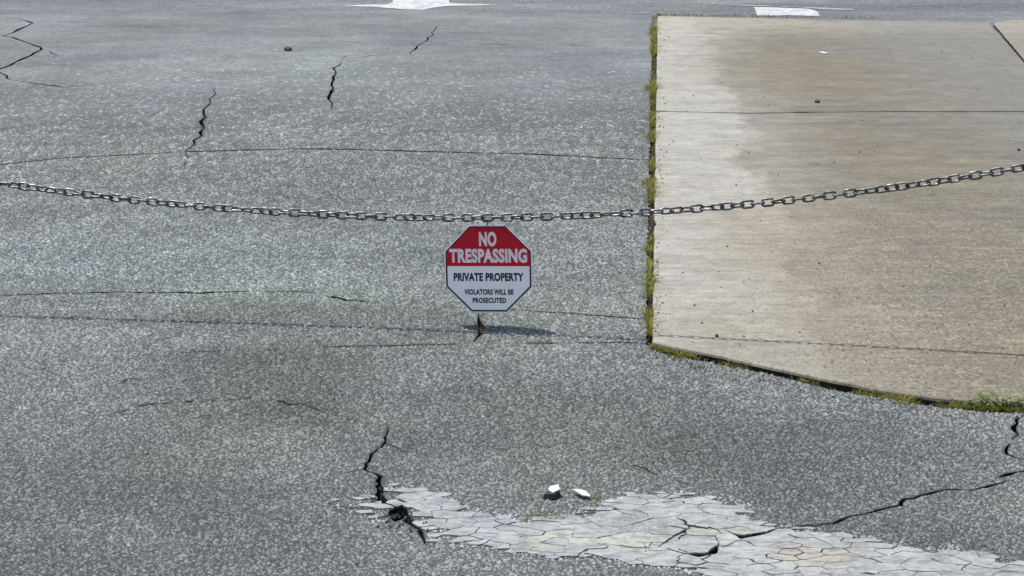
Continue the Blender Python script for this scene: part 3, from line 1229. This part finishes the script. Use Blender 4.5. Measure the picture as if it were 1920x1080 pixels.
def ring(keep, k0, k1, y0, y1):
    A, B = octo(k0), octo(k1)
    vs, fs = [], []
    for i in range(8):
        j = (i + 1) % 8
        seg = [A[i], A[j], B[j], B[i]]
        out = []
        for p, q in zip(seg, seg[1:] + seg[:1]):            # clip at the colour split
            dp, dq = (p[1] - split) * keep, (q[1] - split) * keep
            if dp >= 0:
                out.append(p)
            if dp * dq < 0:
                t = dp / (dp - dq)
                out.append((p[0] + (q[0] - p[0]) * t, p[1] + (q[1] - p[1]) * t))
        if len(out) < 3:
            continue
        b0, N = len(vs), len(out)
        vs += [(x, y0, z - SH) for x, z in out] + [(x, y1, z - SH) for x, z in out]
        fs.append(tuple(b0 + t for t in range(N)))
        for t in range(N):
            u = (t + 1) % N
            fs.append((b0 + t, b0 + N + t, b0 + N + u, b0 + u))
    return vs, fs


vs, fs = ring(-1, .975, .938, -.0020, -.0012)
obj('border', mesh_from('border', vs, fs), M_SNAVY, sign)
vs, fs = ring(1, .974, .945, -.0026, -.0018)
obj('border', mesh_from('border', vs, fs), M_SMAROON, sign)


KNOCK = []


def lettering(txt, xc, zc, w, h, bold, mat, ybase):
    cu = bpy.data.curves.new('lettering', 'FONT')
    cu.body = txt
    cu.size = 1.0
    cu.align_x = 'CENTER'
    cu.offset = bold
    cu.extrude = 0
    cu.resolution_u = 4
    cu.space_character = 1.06
    t = bpy.data.objects.new('tmp', cu)
    COL.objects.link(t)
    dg = bpy.context.evaluated_depsgraph_get()
    me = bpy.data.meshes.new_from_object(t.evaluated_get(dg))
    bpy.data.objects.remove(t)
    bpy.data.curves.remove(cu)
    co = np.zeros(len(me.vertices) * 3, np.float32)
    me.vertices.foreach_get('co', co)
    co = co.reshape(-1, 3)
    mn, mx = co.min(0), co.max(0)
    u = (co[:, 0] - mn[0]) / (mx[0] - mn[0]) - .5
    v = (co[:, 1] - mn[1]) / (mx[1] - mn[1]) - .5
    d = 0 * u
    out = np.stack([xc + u * w, ybase - d * 0, zc + v * h], 1)
    me.vertices.foreach_set('co', out.ravel().astype(np.float32))
    me.update()
    if mat is M_SLET:
        for p in me.polygons:
            KNOCK.append([Vector((out[i][0], out[i][2])) for i in p.vertices])
    o = obj('lettering', me, mat, sign)
    o['label'] = ('white' if mat is M_SLET else 'dark') + ' capital letters'
    return o


px = .309 / 161.0                                 # metres of sign per photo pixel


def zz(y):
    return -(y - 421) * px


lettering('NO', 0, zz(446.5), 32 * px, 27 * px, .048, M_SLET, -.0017)
lettering('TRESPASSING', 0, zz(477), 143 * px, 26 * px, .048, M_SLET, -.0017)
# red print with the white words left open in it
rv = [Vector((x, z - SH)) for x, z in red]
rfc = [list(range(len(rv)))]
for g in KNOCK:
    if signed(g) < 0:
        g = g[::-1]
    if abs(signed(g)) < 1e-10:
        continue
    rfc.append(list(range(len(rv), len(rv) + len(g))))
    rv += g
kv, _, kf, _, _, ko = delaunay_2d_cdt(rv, [], rfc, 0, 1e-7, True)
obj('red_field', mesh_from('red_field', [(v.x, -.0020, v.y) for v in kv], [tuple(f) for f, o_ in zip(kf, ko) if list(o_) == [0]]), M_SRED, sign)
lettering('PRIVATE PROPERTY', .000, zz(516), 129 * px, 15.5 * px, .05, M_SNAVY, -.0018)
lettering('VIOLATORS WILL BE', 0, zz(543.5), 91 * px, 10.5 * px, .05, M_SNAVY, -.0018)
lettering('PROSECUTED', .001, zz(559), 62 * px, 10 * px, .05, M_SNAVY, -.0018)

# wire loop through the hole at the sign's top
bm = bmesh.new()
loop = []
N, K = 20, 6
rl = .0125
for i in range(N):
    a = 2 * math.pi * i / N
    cpt = Vector((0, math.cos(a) * .008, math.sin(a) * rl + .006))
    t = Vector((0, -math.sin(a) * .008, math.cos(a) * rl)).normalized()
    n1 = Vector((1, 0, 0))
    n2 = t.cross(n1)
    loop.append([bm.verts.new(cpt + n1 * math.cos(2 * math.pi * k / K) * .0013 + n2 * math.sin(2 * math.pi * k / K) * .0013) for k in range(K)])
for i in range(N):
    for k in range(K):
        bm.faces.new((loop[i][k], loop[(i + 1) % N][k], loop[(i + 1) % N][(k + 1) % K], loop[i][(k + 1) % K]))
obj('wire_loop', bm_mesh('wire_loop', bm, True), M_CHAIN, sign)

# ------------------------------------------------------------------ weeds
def leaf_mat(name, a, bc):
    b = NB(name, .6, .35)
    c = b.ramp(b.noise(45, 2), [(.3, a), (.7, bc)])
    tr = b.n('ShaderNodeBsdfTranslucent')
    b.put(tr.inputs['Color'], c)
    mx = b.n('ShaderNodeMixShader')
    mx.inputs[0].default_value = .35
    b.color(c)
    out = b.t.nodes['Material Output']
    b.t.links.new(b.b.outputs[0], mx.inputs[1])
    b.t.links.new(tr.outputs[0], mx.inputs[2])
    b.t.links.new(mx.outputs[0], out.inputs[0])
    return b.m


M_GRASS = leaf_mat('weed_green', (.17, .185, .02), (.36, .35, .06))
M_DRY = leaf_mat('dry_grass', (.20, .17, .06), (.32, .28, .12))
M_LEAF = leaf_mat('broad_leaf', (.15, .20, .04), (.28, .33, .09))


class Blades:
    def __init__(self):
        self.v, self.f, self.m = [], [], []

    def blade(self, p, h, w, lean, az, mi, rr):
        d = Vector((math.cos(az), math.sin(az), 0))
        s = Vector((-d.y, d.x, 0))
        prev = None
        for i, t in enumerate((0, .35, .7, 1.0)):
            c = p + Vector((0, 0, 1)) * h * t * (1 - .25 * lean * t) + d * h * lean * t * t
            ww = w * (1 - t) ** .7
            if t < 1:
                cur = (len(self.v), len(self.v) + 1)
                self.v += [tuple(c - s * ww), tuple(c + s * ww)]
            else:
                cur = (len(self.v),)
                self.v.append(tuple(c))
            if prev:
                self.f.append((*prev, *reversed(cur)) if len(cur) == 2 else (*prev, cur[0]))
                self.m.append(mi)
            prev = cur

    def leaf(self, p, L, w, az, el, mi):
        d = Vector((math.cos(az) * math.cos(el), math.sin(az) * math.cos(el), math.sin(el)))
        s = Vector((-math.sin(az), math.cos(az), 0))
        u = s.cross(d) * -1
        b0 = len(self.v)
        self.v += [tuple(p), tuple(p + d * L * .4 - s * w + u * .002), tuple(p + d * L * .45), tuple(p + d * L * .4 + s * w + u * .002), tuple(p + d * L - Vector((0, 0, L * .2)))]
        self.f += [(b0, b0 + 1, b0 + 2), (b0, b0 + 2, b0 + 3), (b0 + 1, b0 + 4, b0 + 2), (b0 + 2, b0 + 4, b0 + 3)]
        self.m += [mi] * 4

    def done(self, name, **kw):
        return obj(name, mesh_from(name, self.v, self.f, True, self.m), [M_GRASS, M_DRY, M_LEAF, M_SOIL], **kw)


rw = random.Random(5)
# thin growth all along the joint between asphalt and concrete: nobody could count it
B = Blades()
for i in range(4200):
    t = rw.random()
    y = 32 + 600 * (t ** 2.0)
    k = noise.noise(Vector((0, y * .028, 3.3))) + .5 * noise.noise(Vector((0, y * .11, 1.3)))
    if k < .05 and rw.random() < .96:
        continue
    xl = 1232 - 9 * (y - 30) / 610
    gp = G(xl - rw.uniform(0, 11), y, -.005)
    s = (.016 + .036 * rw.random()) * (1 + .7 * max(0, k)) * (1 + .3 * (y < 200))
    B.blade(gp, s, rw.uniform(.0018, .0042), rw.uniform(.2, 1.6), rw.uniform(0, 6.28), 1 if rw.random() < .22 else 0, rw)
ne = [Vector(p) for p in NEAR_EDGE[:10]]
for i in range(4200):
    j = rw.randrange(len(ne) - 1)
    q = ne[j].lerp(ne[j + 1], rw.random())
    k = noise.noise(Vector((q.x * .013, 7.7, 0)))
    amt = .01 + max(0, k - .05) * 1.1 + (.7 if q.x > 1760 or 1655 < q.x < 1700 else 0) + (.6 if q.x < 1300 else 0)
    if rw.random() > amt:
        continue
    gp = GZ(q)
    gp = Vector((gp.x, gp.y - rw.uniform(.002, .034), -.014))
    B.blade(gp, rw.uniform(.014, .036), rw.uniform(.0014, .003), rw.uniform(.2, 1.4), rw.uniform(0, 6.28), 1 if rw.random() < .25 else 0, rw)
for i in range(260):
    t = rw.random()
    gp = G(1232 + 420 * t * t, 29 + 6 * t * t + rw.uniform(-1, .6), -.005)
    B.blade(gp, rw.uniform(.02, .045), rw.uniform(.002, .004), rw.uniform(.4, 1.5), rw.uniform(0, 6.28), 1 if rw.random() < .5 else 0, rw)
for mx0, mx1, my0, my1, nn in ((955, 1085, 962, 974, 90), (1098, 1135, 930, 956, 50)):
    for i in range(nn):
        gp = G(rw.uniform(mx0, mx1) * .6 + .4 * rw.gauss((mx0 + mx1) / 2, 14), rw.uniform(my0, my1), .001)
        B.blade(gp, rw.uniform(.004, .010), rw.uniform(.0008, .0018), rw.uniform(.6, 1.8), rw.uniform(0, 6.28), 1 if rw.random() < .4 else 0, rw)
# clods of soil and moss in the near gap
for i in range(520):
    j = rw.randrange(len(ne) - 1)
    q = ne[j].lerp(ne[j + 1], rw.random())
    gp = GZ(q)
    c = Vector((gp.x, gp.y - rw.uniform(.004, .036), -.020))
    sz = rw.uniform(.004, .012)
    b0 = len(B.v)
    ring_ = [Vector((math.cos(k * 1.047) * sz * rw.uniform(.8, 1.4), math.sin(k * 1.047) * sz * rw.uniform(.7, 1.2), 0)) for k in range(6)]
    B.v += [tuple(c + v) for v in ring_] + [tuple(c + Vector((0, 0, sz * rw.uniform(.9, 1.9))))]
    for k in range(6):
        B.f.append((b0 + k, b0 + (k + 1) % 6, b0 + 6))
        B.m.append(3 if rw.random() < .8 else 0)
B.done('weeds', kind='stuff', label='thin green and straw coloured growth in the joints round the concrete slabs', category='weeds')


def tuft(px, py, n, h, spread, lab, dry=.15, z=0.0):
    p0 = G(px, py, z)
    B = Blades()
    for i in range(n):
        a = rw.uniform(0, 6.28)
        r = spread * rw.random() ** .7
        B.blade(Vector((math.cos(a) * r * .8, math.sin(a) * r * 1.6, -.006)), h * rw.uniform(.4, 1.1), rw.uniform(.0015, .0032), rw.uniform(.3, 1.5),
                a + rw.uniform(-.8, .8), 1 if rw.random() < dry else 0, rw)
    o = B.done('grass_tuft', label=lab, category='weed', group='tufts in the joint beside the concrete')
    o.location = p0
    return o


tuft(1223, 66, 70, .05, .05, 'farthest tuft of grass in the joint, near the street end', .25)
tuft(1224, 168, 120, .062, .055, 'fullest yellow-green grass tuft, at the side of the far concrete slab', .2)
tuft(1219, 258, 60, .05, .035, 'grass tuft in the joint just beyond the seam in the asphalt', .2)
tuft(1216, 345, 80, .045, .035, 'grass tuft in the joint just behind the chain', .3)
tuft(1215, 470, 70, .035, .028, 'grass tuft in the joint level with the sign', .4)
tuft(1272, 667, 110, .034, .035, 'low mossy grass tuft at the near corner of the concrete', .35, -.004)
tuft(1690, 754, 120, .036, .045, 'low grass tuft on the curved concrete edge left of the leafy weed', .25, -.004)
# broad-leaved weed on the curved edge
p0 = G(1862, 762, 0)
B = Blades()
for i in range(64):
    a = rw.uniform(0, 6.28)
    r = rw.uniform(0, .075)
    B.leaf(Vector((math.cos(a) * r * 1.2, math.sin(a) * r * .5, .010 + rw.uniform(.002, .026) * (1 - r * 8))), rw.uniform(.016, .032), rw.uniform(.004, .008), a + rw.uniform(-.7, .7), rw.uniform(.0, .8), 2)
for i in range(50):
    a = rw.uniform(0, 6.28)
    B.blade(Vector((rw.uniform(-.12, .08), rw.uniform(-.02, .02), -.004)), rw.uniform(.014, .028), .0018, rw.uniform(.3, 1.3), a, 0, rw)
o = B.done('leafy_weed', label='bushy light green leafy weed on the curved near edge of the concrete', category='weed')
o.location = p0


# ------------------------------------------------------------------ small loose things
def pebble(name, loc, sx, sy, sz, mat, lab, cat, seed, rot=0.0):
    bm = bmesh.new()
    bmesh.ops.create_icosphere(bm, subdivisions=2, radius=1)
    for v in bm.verts:
        k = 1 + .35 * noise.noise(v.co * 1.3 + Vector((seed, 0, 0)))
        v.co = Vector((v.co.x * sx * k, v.co.y * sy * k, (v.co.z * k + .75) * sz))
    o = obj(name, bm_mesh(name, bm), mat, label=lab, category=cat)
    o.location = loc
    o.rotation_euler = (0, 0, rot)
    return o


M_BLACK = flat('dark_stone', (.012, .012, .012), .6)
M_GREY = flat('brown_stone', (.05, .042, .035), .8)
M_WHITE = flat('white_scrap', (.62, .62, .6), .7)
pebble('pebble', G(540, 95), .028, .035, .017, M_BLACK, 'black lump lying alone on the far left asphalt', 'stone', 1, .5)
pebble('pebble', G(1532, 192, SLAB_Z), .016, .025, .010, M_BLACK, 'small dark pebble on the far concrete slab just beyond the joint', 'stone', 4)
pebble('pebble', G(1344, 631, SLAB_Z), .0055, .009, .005, M_GREY, 'tiny dark pebble on the near concrete slab close to its front corner', 'stone', 7)
pebble('pebble', G(1910, 282, SLAB_Z), .009, .012, .006, M_GREY, 'tiny brown pebble on the concrete above the chain at far right', 'stone', 9)


def scrap(name, px, py, outline, th, lab, tilt=(0, 0), z=0.008, mat=None):
    p0 = G(px, py)
    N = len(outline)
    vs = [(x, y, th) for x, y in outline] + [(x, y, 0) for x, y in outline]
    fs = [tuple(range(N)), tuple(range(2 * N - 1, N - 1, -1))] + [(i, N + i, N + (i + 1) % N, (i + 1) % N) for i in range(N)]
    o = obj(name, mesh_from(name, vs, fs), mat or M_WHITE, label=lab, category='litter')
    o.location = (p0.x, p0.y, z)
    o.rotation_euler = (tilt[0], tilt[1], 0)
    return o


scrap('white_scrap', 1090, 931, [(.024, -.022), (.002, -.016), (-.024, .022), (-.002, .024), (.014, .012)], .003, 'flat white scrap on the asphalt above the painted patch', (.05, .05))
scrap('white_scrap', 1544, 104, [(.035, -.03), (.0, -.05), (-.035, .03), (.0, .06)], .004, 'tiny white chip on the far concrete slab', (0, 0), SLAB_Z + .002)
# broken lump: dark body under a tilted white top
p0 = G(1036, 932)
root = obj('broken_lump', None, label='broken black lump with a white top beside the flat white scrap', category='litter')
root.location = (p0.x, p0.y, .002)
bm = bmesh.new()
lv = [(-.026, -.016, 0), (.008, -.022, 0), (.022, -.004, 0), (.018, .03, 0), (-.012, .03, 0),
      (-.022, -.010, .010), (.004, -.014, .012), (.018, -.002, .018), (.014, .026, .020), (-.008, .026, .014)]
bvs = [bm.verts.new(v) for v in lv]
for i in range(5):
    j = (i + 1) % 5
    bm.faces.new((bvs[i], bvs[j], bvs[5 + j], bvs[5 + i]))
bm.faces.new(bvs[5:])
bm.faces.new(list(reversed(bvs[:5])))
obj('lump', bm_mesh('lump', bm), M_BLACK, root)
wt = [(.000, -.010, .0145), (.019, -.001, .0205), (.016, .028, .024), (-.006, .027, .0185), (-.012, .012, .015)]
wv = wt + [(x, y, z - .004) for x, y, z in wt]
obj('white_top', mesh_from('white_top', wv, [(0, 1, 2, 3, 4), (9, 8, 7, 6, 5)] + [(i, 5 + i, 5 + (i + 1) % 5, (i + 1) % 5) for i in range(5)]), M_WHITE, root)

# loose crumbs of asphalt in and round the broken spot
vs, fs = [], []
rc = random.Random(9)
for i in range(70):
    if i < 70:
        q = G(rc.gauss(752, 30), rc.gauss(968, 22))
    else:
        j = rc.random()
        q = G(1250 + 90 * j + rc.gauss(0, 8), 1030 + 8 * j + rc.gauss(0, 6))
    s = rc.uniform(.002, .007)
    b0 = len(vs)
    for dx, dy, dz in ((1, 0, 0), (-.5, .9, 0), (-.5, -.9, 0), (.1, 0, 1.1)):
        vs.append((q.x + dx * s * rc.uniform(.7, 1.2), q.y + dy * s * rc.uniform(.7, 1.2), .001 + dz * s + (rc.uniform(-.012, 0) if i < 25 else 0)))
    fs += [(b0, b0 + 1, b0 + 3), (b0 + 1, b0 + 2, b0 + 3), (b0 + 2, b0, b0 + 3)]
cb = NB('crumb', .85, .3)
obj('crumbs', mesh_from('crumbs', vs, fs), cb.color(cb.ramp(cb.noise(80, 2), [(.35, (.05, .05, .05)), (.65, (.3, .3, .29))])), asphalt, kind='stuff')

# loose grit that has washed onto the slabs and along their edges
vs, fs, tn = [], [], []
for i in range(420):
    if i < 170:
        px_, py_ = rc.uniform(1235, 1920), rc.uniform(60, 700) ** 1.0
        q = G(px_, py_, SLAB_Z)
        if not inside([GZ(p).to_2d() for p in [LEFT_TOP, (1920, 45), (1920, 750), (1660, 725), (1440, 680), (1262, 640), CORNER]], q.x, q.y):
            continue
    elif i < 300:
        t = rc.random()
        q = G(1233 - 9 * t + abs(rc.gauss(0, 9)) + 3, 40 + 590 * t, SLAB_Z)
    else:
        j = rc.randrange(len(ne) - 1)
        e = ne[j].lerp(ne[j + 1], rc.random())
        q = G(e.x, e.y + rc.uniform(16, 34), .001)
    sz = rc.uniform(.0018, .0045) * (1 + q.y / 14)
    b0 = len(vs)
    for dx, dy, dz in ((1, 0, 0), (0, 1, 0), (-1, 0, 0), (0, -1, 0), (.2, .1, 1)):
        vs.append((q.x + dx * sz * rc.uniform(.7, 1.3), q.y + dy * sz * rc.uniform(.7, 1.3), q.z - .001 + dz * sz * 1.1 + (.001 if dz else 0)))
    fs += [(b0, b0 + 1, b0 + 4), (b0 + 1, b0 + 2, b0 + 4), (b0 + 2, b0 + 3, b0 + 4), (b0 + 3, b0, b0 + 4)]
gb = NB('grit', .85, .3)
obj('grit', mesh_from('grit', vs, fs), gb.color(gb.ramp(gb.noise(30, 1), [(.38, (.05, .045, .04)), (.5, (.2, .19, .17)), (.62, (.45, .43, .40))])), apron, kind='stuff')
